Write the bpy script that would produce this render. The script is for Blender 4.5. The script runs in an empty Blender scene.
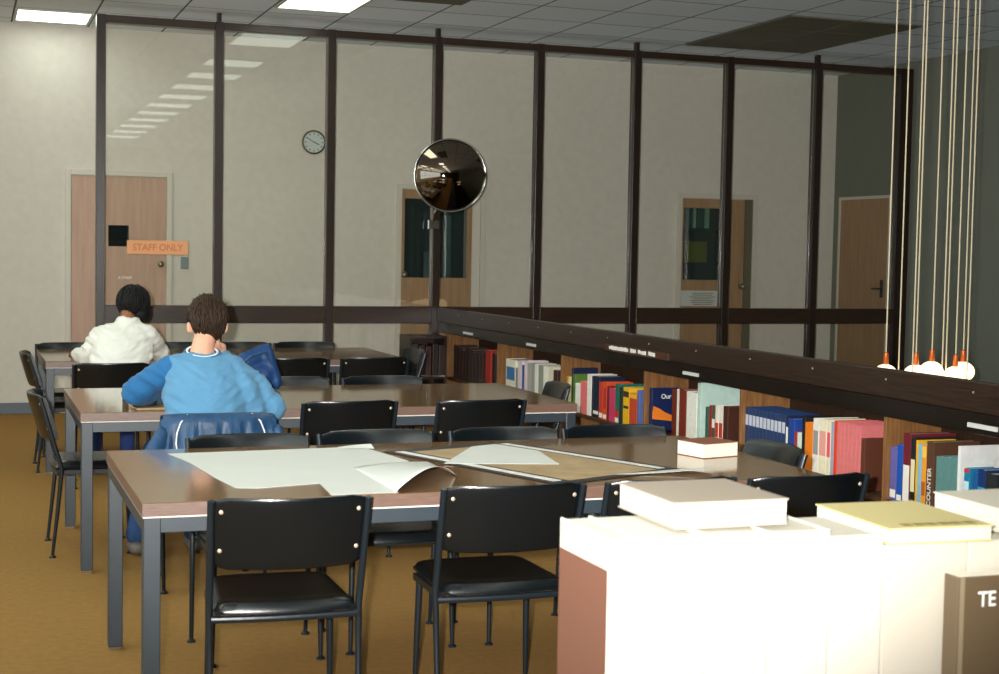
import bpy, bmesh, math, random
from mathutils import Vector, Matrix, noise
PI = math.pi
random.seed(7)
scene = bpy.context.scene
COL = scene.collection
V = Vector

# ------------------------------------------------------------------ materials
def sr(c):
    return tuple(((x/255)/12.92 if x/255 <= .04045 else ((x/255+.055)/1.055)**2.4) for x in c)
_m = {}
def mat(name, rgb, rough=.6, spec=.5, metal=0, noise_amt=0, scale=20, stretch=(1,1,1), bump=0, bscale=None, emit=None, estr=0, alt=None, sheen=0, coat=0):
    if name in _m: return _m[name]
    m = bpy.data.materials.new(name); m.use_nodes = True
    nt = m.node_tree; b = nt.nodes['Principled BSDF']
    c = sr(rgb)
    b.inputs['Base Color'].default_value = (*c, 1)
    b.inputs['Roughness'].default_value = rough
    b.inputs['Specular IOR Level'].default_value = spec
    b.inputs['Metallic'].default_value = metal
    if coat: b.inputs['Coat Weight'].default_value = coat; b.inputs['Coat Roughness'].default_value = .12
    if sheen: b.inputs['Sheen Weight'].default_value = sheen
    if noise_amt or alt or bump:
        tc = nt.nodes.new('ShaderNodeTexCoord'); mp = nt.nodes.new('ShaderNodeMapping')
        mp.inputs['Scale'].default_value = stretch
        nz = nt.nodes.new('ShaderNodeTexNoise'); nz.inputs['Scale'].default_value = scale; nz.inputs['Detail'].default_value = 6
        nt.links.new(tc.outputs['Object'], mp.inputs['Vector']); nt.links.new(mp.outputs['Vector'], nz.inputs['Vector'])
        if noise_amt or alt:
            rp = nt.nodes.new('ShaderNodeValToRGB')
            a = sr(alt) if alt else tuple(x*(1-noise_amt) for x in c)
            rp.color_ramp.elements[0].position = .32; rp.color_ramp.elements[1].position = .68
            rp.color_ramp.elements[0].color = (*a, 1); rp.color_ramp.elements[1].color = (*c, 1)
            nt.links.new(nz.outputs['Fac'], rp.inputs['Fac']); nt.links.new(rp.outputs['Color'], b.inputs['Base Color'])
        if bump:
            n2 = nz
            if bscale:
                n2 = nt.nodes.new('ShaderNodeTexNoise'); n2.inputs['Scale'].default_value = bscale
                n2.inputs['Detail'].default_value = 4; nt.links.new(mp.outputs['Vector'], n2.inputs['Vector'])
            bp = nt.nodes.new('ShaderNodeBump'); bp.inputs['Strength'].default_value = bump; bp.inputs['Distance'].default_value = .01
            nt.links.new(n2.outputs['Fac'], bp.inputs['Height']); nt.links.new(bp.outputs['Normal'], b.inputs['Normal'])
    if emit:
        b.inputs['Emission Color'].default_value = (*sr(emit), 1); b.inputs['Emission Strength'].default_value = estr
    _m[name] = m
    return m

def glass_mat(name, tint, ior=1.5, bright=1.0):
    m = bpy.data.materials.new(name); m.use_nodes = True; nt = m.node_tree; nt.nodes.clear()
    o = nt.nodes.new('ShaderNodeOutputMaterial'); mx = nt.nodes.new('ShaderNodeMixShader')
    t = nt.nodes.new('ShaderNodeBsdfTransparent'); g = nt.nodes.new('ShaderNodeBsdfGlossy'); f = nt.nodes.new('ShaderNodeFresnel')
    t.inputs['Color'].default_value = (*tint, 1); g.inputs['Roughness'].default_value = .015; f.inputs['IOR'].default_value = ior
    nt.links.new(f.outputs[0], mx.inputs[0]); nt.links.new(t.outputs[0], mx.inputs[1]); nt.links.new(g.outputs[0], mx.inputs[2])
    nt.links.new(mx.outputs[0], o.inputs['Surface'])
    return m

def tile_mat():
    m = bpy.data.materials.new('ceiling tiles'); m.use_nodes = True; nt = m.node_tree; b = nt.nodes['Principled BSDF']
    b.inputs['Roughness'].default_value = .9
    tc = nt.nodes.new('ShaderNodeTexCoord'); mp = nt.nodes.new('ShaderNodeMapping'); mp.inputs['Location'].default_value = (-2.33, -.105, 0)
    br = nt.nodes.new('ShaderNodeTexBrick'); br.offset = 0; br.inputs['Scale'].default_value = 1
    br.inputs['Mortar Size'].default_value = .009; br.inputs['Brick Width'].default_value = .645; br.inputs['Row Height'].default_value = .645
    br.inputs['Color1'].default_value = (*sr((232,240,246)),1); br.inputs['Color2'].default_value = (*sr((224,234,241)),1)
    br.inputs['Mortar'].default_value = (*sr((78,80,74)),1); br.inputs['Mortar Smooth'].default_value = .2
    nt.links.new(tc.outputs['Object'], mp.inputs[0]); nt.links.new(mp.outputs[0], br.inputs['Vector']); nt.links.new(br.outputs['Color'], b.inputs['Base Color'])
    return m

M = dict(
 carpet=mat('carpet', (158,120,68), .95, .1, noise_amt=.14, scale=30, bump=.5, bscale=260),
 wall=mat('woven wall covering', (224,218,208), .85, .2, noise_amt=.06, scale=14, bump=.25, bscale=180),
 green=mat('green wall paint', (124,127,114), .85, .2, noise_amt=.05, scale=5, bump=.1, bscale=120),
 ceil=tile_mat(),
 dwood=mat('dark stained wood', (48,34,27), .3, .5, noise_amt=.45, scale=7, stretch=(14,14,1), bump=.05),
 dwood_h=mat('dark stained wood rail', (58,41,31), .3, .5, noise_amt=.45, scale=7, stretch=(1,14,14), bump=.05),
 dwood_l=mat('near black stained wood', (30,23,19), .25, .5, noise_amt=.4, scale=6, stretch=(16,1,16)),
 dwood_y=mat('dark stained wood ledge', (50,34,25), .3, .5, noise_amt=.5, scale=6, stretch=(16,1,16), bump=.08),
 owood=mat('oak veneer', (150,106,62), .5, .4, alt=(112,74,40), scale=5, stretch=(18,18,1.2)),
 back=mat('shaded veneer back', (66,44,28), .6, .3, alt=(44,29,18), scale=5, stretch=(14,14,1.2)),  # shade inside the bays put into this dark tone; rear surfaces reuse it
 shelfwood=mat('shelf board veneer', (80,54,34), .45, .4, noise_amt=.4, scale=6, stretch=(16,1,16)),
 lam=mat('table laminate', (140,108,74), .1, .5, alt=(118,88,58), scale=5, stretch=(1.5,22,6), coat=.3),
 edge=mat('laminate edge band', (124,94,80), .42, .9, alt=(92,66,54), scale=9, stretch=(2,2,40)),
 trimw=mat('pale edge strip', (214,206,196), .4),
 steel=mat('blue grey painted steel', (38,52,62), .42, .9, noise_amt=.2, scale=18),
 csteel=mat('black painted chair steel', (22,30,36), .33, .5),
 vinyl=mat('black vinyl', (11,17,21), .25, .6, bump=.05, scale=160, noise_amt=.15),
 chrome=mat('chrome', (200,200,196), .2, .5, metal=1),
 bolt=mat('brass bolt', (220,200,170), .35, .5, metal=.6),
 frame=mat('cream painted door frame', (214,208,196), .5),
 leaf=mat('salmon wood door', (200,166,146), .5, .4, alt=(190,154,134), scale=4, stretch=(8,8,.7)),
 leaf2=mat('tan wood door', (174,140,106), .5, .4, alt=(158,124,90), scale=4, stretch=(8,8,.7)),
 dark=mat('dark interior', (58,70,70), .9),
 skirt=mat('blue grey skirting', (96,106,116), .35, .5),
 paper=mat('white paper', (208,209,203), .7, .3, noise_amt=.04, scale=6),
 page=mat('page block', (232,226,210), .8, .2, noise_amt=.12, scale=4, stretch=(60,60,60)),
 mapp=mat('tan map paper', (176,152,116), .6, .3, alt=(158,132,98), scale=9),
 ink=mat('black print', (34,30,28), .5),
 whiteprint=mat('white print', (235,232,225), .5),
 glass=glass_mat('clear glass', (.985,.99,.97), 1.42),
 glassdoor=glass_mat('door window glass', (.85,.9,.9), 1.5),
 skin=mat('light skin', (226,168,140), .5, .4, noise_amt=.06, scale=30),
 skin2=mat('brown skin', (150,98,68), .5, .4, noise_amt=.06, scale=30),
 hairb=mat('brown hair', (64,44,28), .5, .25, alt=(26,18,12), scale=40, stretch=(4,4,.6), bump=.6),
 hairk=mat('black hair', (9,8,9), .6, .35, bump=.4, scale=60, stretch=(4,4,.5)),
 blue=mat('light blue sweatshirt', (92,144,180), .85, .2, noise_amt=.08, scale=6, bump=.35, bscale=14, sheen=.1),
 blue2=mat('shaded sleeve blue', (44,106,158), .85, .2, noise_amt=.08, scale=6, bump=.35, bscale=14, sheen=.1),  # left sleeve's shade put into a darker blue; neckband shares it
 white=mat('white cotton', (236,236,228), .85, .2, noise_amt=.03, scale=8, bump=.5, bscale=10),
 jeans=mat('blue denim', (50,78,120), .9, .2, noise_amt=.3, scale=30, bump=.3),
 jacket=mat('navy nylon', (30,70,108), .45, .45, noise_amt=.35, scale=8, stretch=(3,3,1), bump=.7, bscale=9),
 bag=mat('blue nylon bag', (18,62,116), .5, .4, noise_amt=.3, scale=14, bump=.6, bscale=12),
 signo=mat('orange sign board', (226,158,104), .5), signt=mat('orange sign letters', (206,116,66), .5),
 light=mat('lit diffuser', (240,240,225), .5, emit=(244,255,240), estr=4.5),
 lframe=mat('light frame', (190,192,180), .5),
 globe=mat('lit globe', (255,240,220), .4, emit=(255,222,170), estr=2.2),
 copper=mat('copper socket', (214,110,50), .35, .5, metal=.5),
 cord=mat('pale cord', (226,210,176), .6),
 vent=mat('dark ceiling panel', (104,98,78), .8, noise_amt=.12, scale=6),
 fg=mat('cream book cloth', (178,170,156), .6, .3), fg2=mat('ivory book cloth', (184,177,163), .6, .3), pagefg=mat('dulled page block', (186,180,166), .8, .2, noise_amt=.1, scale=4, stretch=(60,60,60)),  # cloth and pages dulled so the flash leaves them cream
 brownb=mat('reddish brown board', (92,60,46), .6, .3), yel=mat('mustard paper cover', (182,168,118), .6, .3),
 greytop=mat('greige cover', (138,126,112), .6, .3), te=mat('olive brown cover', (92,76,56), .5, .4),
 cream=mat('clock face', (206,216,214), .4), brass=mat('dull metal', (150,140,120), .35, metal=.8),
)
# mirror: dark tint stands in for an unlit room in the reflection
_mm = bpy.data.materials.new('convex mirror'); _mm.use_nodes = True
_b = _mm.node_tree.nodes['Principled BSDF']; _b.inputs['Metallic'].default_value = 1; _b.inputs['Roughness'].default_value = .03
_b.inputs['Base Color'].default_value = (.22,.18,.14,1); M['mirror'] = _mm

# ------------------------------------------------------------------ mesh helpers
class MB:
    def __init__(s): s.bm = bmesh.new()
    def box(s, x0, x1, y0, y1, z0, z1, rot=None, org=None):
        r = bmesh.ops.create_cube(s.bm, size=1)
        mt = Matrix.Translation(((x0+x1)/2,(y0+y1)/2,(z0+z1)/2)) @ Matrix.Diagonal((x1-x0,y1-y0,z1-z0,1))
        if rot is not None:
            o = Matrix.Translation(org) if org else Matrix()
            mt = o @ rot @ o.inverted() @ mt
        bmesh.ops.transform(s.bm, matrix=mt, verts=r['verts']); return s
    def cyl(s, p0, p1, r0, r1=None, n=12):
        p0, p1 = V(p0), V(p1); d = p1-p0
        r = bmesh.ops.create_cone(s.bm, cap_ends=True, segments=n, radius1=r0, radius2=(r0 if r1 is None else r1), depth=d.length)
        mt = Matrix.Translation((p0+p1)/2) @ d.to_track_quat('Z','Y').to_matrix().to_4x4()
        bmesh.ops.transform(s.bm, matrix=mt, verts=r['verts']); return s
    def ball(s, c, r, sub=2, rot=None):
        if not hasattr(r, '__len__'): r = (r,r,r)
        k = bmesh.ops.create_icosphere(s.bm, subdivisions=sub, radius=1)
        mt = Matrix.Translation(c) @ (rot if rot is not None else Matrix()) @ Matrix.Diagonal((*r,1))
        bmesh.ops.transform(s.bm, matrix=mt, verts=k['verts']); return s
    def tube(s, pts, rad, n=8, taper=None):
        pts = [V(p) for p in pts]; rings = []
        t0 = (pts[1]-pts[0]).normalized(); pa = t0.cross(V((0,0,1)))
        if pa.length < .3: pa = t0.cross(V((0,1,0)))
        pa.normalize()
        for i, p in enumerate(pts):
            t = (pts[min(i+1,len(pts)-1)]-pts[max(i-1,0)]).normalized()
            a = (pa-t*pa.dot(t)).normalized(); pa = a; b = t.cross(a).normalized()
            rr = rad if taper is None else taper[i]
            if not hasattr(rr,'__len__'): rr = (rr,rr)
            rings.append([s.bm.verts.new(p+a*math.cos(2*PI*k/n)*rr[0]+b*math.sin(2*PI*k/n)*rr[1]) for k in range(n)])
        for i in range(len(rings)-1):
            for k in range(n):
                s.bm.faces.new((rings[i][k],rings[i][(k+1)%n],rings[i+1][(k+1)%n],rings[i+1][k]))
        s.bm.faces.new(rings[0][::-1]); s.bm.faces.new(rings[-1]); return s
    def lathe(s, prof, n=24, mt=None):
        rings = []
        for r, z in prof:
            rings.append([s.bm.verts.new((r*math.cos(2*PI*k/n), r*math.sin(2*PI*k/n), z)) for k in range(n)])
        for i in range(len(rings)-1):
            for k in range(n): s.bm.faces.new((rings[i][k],rings[i][(k+1)%n],rings[i+1][(k+1)%n],rings[i+1][k]))
        s.bm.faces.new(rings[0][::-1]); s.bm.faces.new(rings[-1])
        if mt is not None: bmesh.ops.transform(s.bm, matrix=mt, verts=[v for r in rings for v in r])
        return s
    def grid(s, f, nu, nv, thick=None, nrm=None):
        """surface f(u,v); with thick: a closed slab offset by nrm(u,v)*thick"""
        def layer(off):
            out = []
            for i in range(nu+1):
                row = []
                for j in range(nv+1):
                    p = V(f(i/nu, j/nv))
                    if off: p = p + V(nrm(i/nu, j/nv))*thick
                    row.append(s.bm.verts.new(p))
                out.append(row)
            return out
        A = layer(False)
        for i in range(nu):
            for j in range(nv): s.bm.faces.new((A[i][j],A[i+1][j],A[i+1][j+1],A[i][j+1]))
        if thick:
            B = layer(True)
            for i in range(nu):
                for j in range(nv): s.bm.faces.new((B[i][j],B[i][j+1],B[i+1][j+1],B[i+1][j]))
            for i in range(nu):
                s.bm.faces.new((A[i][0],B[i][0],B[i+1][0],A[i+1][0])); s.bm.faces.new((A[i][nv],A[i+1][nv],B[i+1][nv],B[i][nv]))
            for j in range(nv):
                s.bm.faces.new((A[0][j],A[0][j+1],B[0][j+1],B[0][j])); s.bm.faces.new((A[nu][j],B[nu][j],B[nu][j+1],A[nu][j+1]))
        return s
    def poly(s, pts, z0, z1):
        a = [s.bm.verts.new((x,y,z0)) for x,y in pts]; b = [s.bm.verts.new((x,y,z1)) for x,y in pts]
        s.bm.faces.new(a[::-1]); s.bm.faces.new(b); n = len(pts)
        for i in range(n): s.bm.faces.new((a[i],a[(i+1)%n],b[(i+1)%n],b[i]))
        return s
    def build(s, name, m, parent=None, loc=(0,0,0), bevel=0, smooth=False, seg=2, sub=0):
        me = bpy.data.meshes.new(name)
        bmesh.ops.recalc_face_normals(s.bm, faces=s.bm.faces)
        loc = V(loc)
        if parent is None and loc.length > 0: bmesh.ops.translate(s.bm, verts=s.bm.verts, vec=-loc)
        s.bm.to_mesh(me); s.bm.free()
        o = bpy.data.objects.new(name, me); COL.objects.link(o)
        me.materials.append(M[m] if isinstance(m, str) else m)
        if smooth:
            for p in me.polygons: p.use_smooth = True
            if smooth != 'all': me.set_sharp_from_angle(angle=math.radians(40))
        if bevel:
            b = o.modifiers.new('bevel','BEVEL'); b.width = bevel; b.segments = seg; b.limit_method = 'ANGLE'
        if sub:
            q = o.modifiers.new('sub','SUBSURF'); q.levels = sub; q.render_levels = sub
        if parent: o.parent = parent
        else: o.location = loc
        return o

def tag(o, label, cat, group=None, kind=None):
    o['label'] = label; o['category'] = cat
    if group: o['group'] = group
    if kind: o['kind'] = kind
    return o
def struct(o): o['kind'] = 'structure'; return o
def thing(name, label, cat, loc=(0,0,0), rz=0, group=None):
    o = bpy.data.objects.new(name, None); o.empty_display_size = .05; COL.objects.link(o)
    o.location = loc; o.rotation_euler = (0,0,rz)
    return tag(o, label, cat, group)
def copy_tree(o, parent=None):
    c = o.copy(); COL.objects.link(c); c.parent = parent
    for ch in list(o.children): copy_tree(ch, c)
    return c
def text_obj(s, size, m, parent, name='lettering', mt=None, depth=.0008, align='CENTER', sx=1):
    cu = bpy.data.curves.new('t','FONT'); cu.body = s; cu.size = size; cu.extrude = depth; cu.align_x = align; cu.align_y = 'CENTER'
    cu.offset = size*.012
    t = bpy.data.objects.new('t', cu); COL.objects.link(t)
    me = bpy.data.meshes.new_from_object(t.evaluated_get(bpy.context.evaluated_depsgraph_get()))
    bpy.data.objects.remove(t)
    me.transform(Matrix.Diagonal((sx,1,1,1)))
    if mt is not None: me.transform(mt)
    me.materials.clear(); me.materials.append(M[m])
    o = bpy.data.objects.new(name, me); COL.objects.link(o); o.parent = parent
    return o
RX90 = Matrix.Rotation(PI/2, 4, 'X')            # text reads from -Y side
def evaluated(o):
    dg = bpy.context.evaluated_depsgraph_get(); dg.update()
    me = bpy.data.meshes.new_from_object(o.evaluated_get(dg)); old = o.data
    mats = list(old.materials); o.modifiers.clear(); o.data = me; me.materials.clear()
    for x in mats: me.materials.append(x)
    return o
def blob(chains, name, m, parent=None, voxel=.012, smooth=6, loc=(0,0,0), extra=None, folds=0):
    """chains: lists of (centre, radius or radii) stations, blended into one skin"""
    mb = MB()
    for ch in chains:
        if len(ch) == 1: mb.ball(ch[0][0], ch[0][1], 2)
        for (c0,r0),(c1,r1) in zip(ch, ch[1:]):
            c0, c1 = V(c0), V(c1)
            r0 = V(r0) if hasattr(r0,'__len__') else V((r0,)*3); r1 = V(r1) if hasattr(r1,'__len__') else V((r1,)*3)
            n = max(2, int((c1-c0).length/(min(*r0,*r1)*.3))+1)
            for k in range(n+1): mb.ball(c0.lerp(c1,k/n), r0.lerp(r1,k/n), 2)
    if extra: extra(mb)
    o = mb.build(name, m, parent, loc)
    r = o.modifiers.new('r','REMESH'); r.mode = 'VOXEL'; r.voxel_size = voxel
    s = o.modifiers.new('s','SMOOTH'); s.iterations = smooth; s.factor = .6
    evaluated(o)
    if folds:
        vs = o.data.vertices; nn = [v.normal.copy() for v in vs]
        for v, n in zip(vs, nn):
            q = V((v.co.x*7+v.co.z*5, v.co.y*7, v.co.z*17-abs(v.co.x)*9))
            a = noise.noise(q)+.5*noise.noise(q*2.1)
            v.co += n*folds*(1-2*abs(a)**.7)
    for p in o.data.polygons: p.use_smooth = True
    return o
def holed(mb, x0, x1, z0, z1, y0, y1, holes):
    xs = sorted({x0,x1,*[h[0] for h in holes],*[h[1] for h in holes]}); zs = sorted({z0,z1,*[h[2] for h in holes],*[h[3] for h in holes]})
    for a,b in zip(xs,xs[1:]):
        for c,d in zip(zs,zs[1:]):
            if any(h[0]-1e-6 <= a and b <= h[1]+1e-6 and h[2]-1e-6 <= c and d <= h[3]+1e-6 for h in holes): continue
            mb.box(a,b,y0,y1,c,d)
    return mb

# ------------------------------------------------------------------ camera
PX = 1500.04
cam_d = bpy.data.cameras.new('camera'); cam = bpy.data.objects.new('camera', cam_d); COL.objects.link(cam)
cam_d.sensor_width = 36; cam_d.lens = PX/999*36
r_ = V((0.94182,-0.33562,0.0181)); u_ = V((0.0021,0.05974,0.99821)); f_ = V((0.33611,0.9401,-0.05697))
cam.matrix_world = Matrix((( r_.x,u_.x,-f_.x,0),(r_.y,u_.y,-f_.y,0),(r_.z,u_.z,-f_.z,1.517),(0,0,0,1)))
cam_d.clip_start = .05
cam_d.dof.use_dof = True; cam_d.dof.focus_distance = 7; cam_d.dof.aperture_fstop = 9
scene.camera = cam

# ------------------------------------------------------------------ room
CH, WB, PY, GX = 3.44, 13.91, 12.6, 8.73
struct(MB().box(-3.5,4.22,-5,PY+.05,-.15,0).box(-3.5,GX,PY+.05,WB+.1,-.15,0).build('floor','carpet'))
struct(MB().box(-3.6,GX+.1,-5.1,WB+.1,CH,CH+.1).build('ceiling','ceil'))
holes = [(1.22,1.40,1.50,1.69),(3.98,4.61,1.25,2.01),(6.95,7.50,1.26,2.0)]
struct(holed(MB(), -3.6,GX+.1,0,CH,WB,WB+.08,holes).build('wall_back','wall'))
struct(MB().box(GX,GX+.1,-5,WB+.1,-2.8,CH).build('wall_right','green'))
lw = MB(); lw.box(-3.6,-3.5,-5,WB+.1,0,.85).box(-3.6,-3.5,-5,WB+.1,3.1,CH).box(-3.6,-3.5,8.0,WB+.1,.85,3.1).box(-3.6,-3.5,-5,-4.0,.85,3.1)  # unseen left wall, left open for the added window
struct(lw.build('wall_left','wall'))
wn = MB()  # unseen window, added to bring cool fill light into the room
for k in range(9): wn.box(-3.58,-3.52,-4+k*1.5-.03,-4+k*1.5+.03,.85,3.1)
wn.box(-3.58,-3.52,-3.97,7.97,.85,.91).box(-3.58,-3.52,-3.97,7.97,3.04,3.1).box(-3.58,-3.52,-3.97,7.97,1.7,1.74)
struct(wn.build('window_added','frame'))
struct(MB().box(-3.6,GX+.1,-5.1,-5,-2.8,CH).build('wall_rear','back'))
struct(MB().box(4.22,GX,-5,PY+.05,-2.95,-2.8).build('floor_stairwell','back'))
struct(MB().box(4.22,GX,PY+.02,PY+.12,-2.8,0).build('wall_stairwell','green'))
struct(MB().box(4.12,4.22,-5,PY+.05,-2.8,-.15).build('wall_stairwell_side','green'))
struct(MB().box(-3.5,.80,WB-.015,WB,0,.10).box(1.84,3.85,WB-.015,WB,0,.10).box(4.85,6.85,WB-.015,WB,0,.10).build('baseboard_back','skirt',bevel=.004))
struct(MB().box(-3.5,-3.485,-5,WB,0,.1).build('baseboard_left','skirt'))

# alcove rooms behind the door windows
def alcove(x0,x1,z0,z1,nm):
    y0, y1 = WB+.08, WB+.9
    m = MB(); m.box(x0-.3,x1+.3,y1,y1+.02,z0-.4,z1+.3); m.box(x0-.32,x0-.3,y0,y1,z0-.4,z1+.3); m.box(x1+.3,x1+.32,y0,y1,z0-.4,z1+.3)
    m.box(x0-.3,x1+.3,y0,y1,z1+.3,z1+.32); m.box(x0-.3,x1+.3,y0,y1,z0-.42,z0-.4)
    return struct(m.build(nm,'dark'))
for i,(a,b,c,d) in enumerate(holes): alcove(a,b,c,d,'wall_room_beyond_door_%d' % (i+1))

def back_door(n, fx0, fx1, lx0, lx1, zt, hole, leafm, knob):
    y = WB
    t = struct(thing('door_%d' % n,'x','door',((lx0+lx1)/2,y,0)))
    del t['label']; del t['category']
    cx = (lx0+lx1)/2
    fr = MB(); w = .05
    fr.box(fx0-cx,fx0+w-cx,-.03,0,0,zt).box(fx1-w-cx,fx1-cx,-.03,0,0,zt).box(fx0+w-cx,fx1-w-cx,-.03,0,zt-w,zt)
    fr.build('door_frame','frame',t,bevel=.004)
    lf = holed(MB(), lx0-cx,lx1-cx,.005,zt-w-.005,-.018,-.001,[(hole[0]-cx,hole[1]-cx,hole[2],hole[3])]).build('door_leaf',leafm,t)
    MB().box(hole[0]-cx,hole[1]-cx,-.012,-.008,hole[2],hole[3]).build('window_pane','glassdoor',t)
    k = MB(); k.cyl((knob[0]-cx,-.018,knob[1]),(knob[0]-cx,-.055,knob[1]),.012); k.ball((knob[0]-cx,-.07,knob[1]),(.03,.022,.03)); k.cyl((knob[0]-cx,-.018,knob[1]),(knob[0]-cx,-.024,knob[1]),.034)
    k.build('door_knob','brass',t,smooth=True)
    return t
d1 = back_door(1, .847,1.783, .90,1.73, 2.18, holes[0], 'leaf', (1.68,1.345))
d2 = back_door(2, 3.90,4.80, 3.95,4.66, 2.15, holes[1], 'leaf2', (3.972,1.28))
MB().box(4.665-4.305,4.745-4.305,-.012,-.001,.005,2.1).build('side_panel','wall',d2)
d3 = back_door(3, 6.88,7.80, 6.93,7.65, 2.15, holes[2], 'leaf2', (7.63,1.20))
MB().box(7.66-7.29,7.748-7.29,-.012,-.001,.005,2.1).build('side_panel','vent',d3)  # dark strip stands in for the gap beside the leaf
nb = tag(MB().box(6.935,7.39,WB-.022,WB-.0185,.99,1.15).build('notice','paper',loc=(7.18,WB-.02,.99)),'white printed notice taped below the window of the right tan door','notice')
for i in range(7):
    w = .17*random.uniform(.6,1); MB().box(-w,w,-.0045,-.0022,.13-i*.019,.135-i*.019).build('print_line','ink',nb)
# side door in the green wall of the passage
t = struct(thing('door_4','x','door',(GX,13.3,0))); del t['label']; del t['category']
MB().box(-.02,-.001,-.44,.44,.005,2.12).build('door_leaf','leaf2',t)
MB().box(-.03,-.001,-.47,-.44,0,2.15).box(-.03,-.001,.44,.47,0,2.15).box(-.03,-.001,-.44,.44,2.12,2.15).build('door_frame','frame',t)
h = MB(); h.box(-.03,-.02,-.37,-.33,1.12,1.30); h.cyl((-.03,-.35,1.21),(-.07,-.35,1.21),.009); h.cyl((-.07,-.355,1.21),(-.07,-.25,1.21),.009)
h.build('door_handle','ink',t,smooth=True)
# things in the alcoves
sh = MB().box(6.7,7.8,WB+.35,WB+.6,1.78,1.80).box(6.7,7.8,WB+.35,WB+.6,1.42,1.44)
tag(sh.build('display_shelf','dark',loc=(7.25,WB+.45,1.42)),'dark double shelf seen through the right door window','shelf')
for k,(x,w,c,lb) in enumerate([(6.98,.10,(60,88,84),'dark green binder leftmost on top shelf behind right door window'),(7.09,.03,(150,176,150),'pale green folder beside the leftmost binder behind right door window'),
      (7.14,.10,(62,92,86),'dark green binder in the middle of top shelf behind right door window'),(7.25,.035,(160,186,160),'pale green folder, middle one on shelf behind right door window'),(7.30,.08,(66,96,90),'dark green binder right of middle pale folder behind right door window'),(7.39,.05,(150,180,156),'pale green folder rightmost on shelf behind right door window')]):
    m_ = mat('folder%d'%k, c, .6)
    tag(MB().box(x,x+w,WB+.36,WB+.58,1.80,2.06).build('binder',m_,loc=(x,WB+.4,1.80),bevel=.004),lb,'folder','folders behind the right door window')
tag(MB().box(7.2,7.42,WB+.36,WB+.58,1.4405,1.66).build('storage_box',mat('olive box',(120,120,52),.6),loc=(7.3,WB+.4,1.44),bevel=.004),'olive green box on lower shelf behind right door window','box')
tag(MB().box(4.47,4.52,WB+.2,WB+.5,.86,1.86).box(4.30,4.47,WB+.4,WB+.5,.86,1.5).build('cupboard_side',mat('teal cupboard',(84,104,104),.6),loc=(4.47,WB+.3,.86)),'blue grey cupboard seen through middle door window behind mirror post','cupboard')

tag(MB().box(-.035,.035,-.012,0,-.055,.055).build('light_switch',mat('grey switch',(120,134,136),.4),loc=None or (0,0,0),bevel=.005),'grey wall switch right of door below the orange sign','light switch').location = (1.90,WB,1.36)

# clock
ck = thing('wall_clock','round wall clock with pale face partly behind the dark post','clock',(3.085,WB,2.505))
MB().lathe([(.105,0),(.112,.012),(.112,.035),(.098,.04),(.096,.03),(.05,.03)],36,RX90).build('case',mat('clock case',(84,72,54),.4),ck,smooth=True)
MB().cyl((0,-.031,0),(0,-.0335,0),.097,n=36).build('face','cream',ck)
tk = MB()
for i in range(12):
    a = i*PI/6; rr = Matrix.Rotation(a,4,'Y'); tk.box(-.004,.004,-.0345,-.033,.072,.088,rot=rr,org=(0,0,0))
tk.build('hour_marks','ink',ck)
for a, L, w in ((math.radians(115),.055,.004),(math.radians(300),.072,.003)):
    MB().box(-w,w,-.037,-.0355,-.01,L,rot=Matrix.Rotation(a,4,'Y'),org=(0,0,0)).build('clock_hand','ink',ck)

# ------------------------------------------------------------------ glazed partition
PX0, PS = 1.991, .948
part = struct(thing('window_1','x','window',(1.0,PY,0))); del part['label']; del part['category']
ox = 1.0
posts = [PX0+PS*i for i in range(-1,7)]+[8.66]
for i, x in enumerate(posts):
    w = .034 if i else .036
    if i == 8: w = .07
    MB().box(x-w-ox,x+w-ox,-.05,.05,0,3.365).build('post','dwood',part,bevel=.003)
    if i in (1,3,5,7): MB().box(x-.017-ox,x+.017-ox,-.03,.03,3.365,CH).build('post_stub','dwood',part)
for a, b in zip(posts, posts[1:]):
    a2, b2 = a+.035-ox, b-(.035 if b < 8.6 else .07)-ox
    MB().box(a2,b2,-.045,.045,3.30,3.362).build('top_rail','dwood_h',part,bevel=.003)
    MB().box(a2,b2,-.045,.045,.877,1.022).build('middle_rail','dwood_h',part,bevel=.003)
    MB().box(a2,b2,-.04,.04,0,.09).build('bottom_rail','dwood_h',part)
    MB().box(a2,b2,-.003,.003,1.022,3.30).build('upper_pane','glass',part)
    MB().box(a2,b2,-.003,.003,.09,.877).build('lower_pane','glass',part)

sg = thing('door_sign','orange STAFF ONLY sign board on the glass of leftmost panel','sign',(1.50,PY,1.44))
MB().box(-.247,.247,-.032,-.012,0,.115).build('board','signo',sg,bevel=.003)
MB().box(-.235,-.215,-.012,-.004,.02,.095).box(.215,.235,-.012,-.004,.02,.095).build('standoff','ink',sg)
text_obj('STAFF ONLY',.078,'signt',sg,mt=Matrix.Translation((0,-.033,.056)) @ RX90,sx=.92)
tag(text_obj('A STAFF',.03,'whiteprint',None,'glass_lettering',mt=RX90),'tiny white lettering on glass low in leftmost panel','lettering').location = (1.24,PY-.006,1.245)

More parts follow.
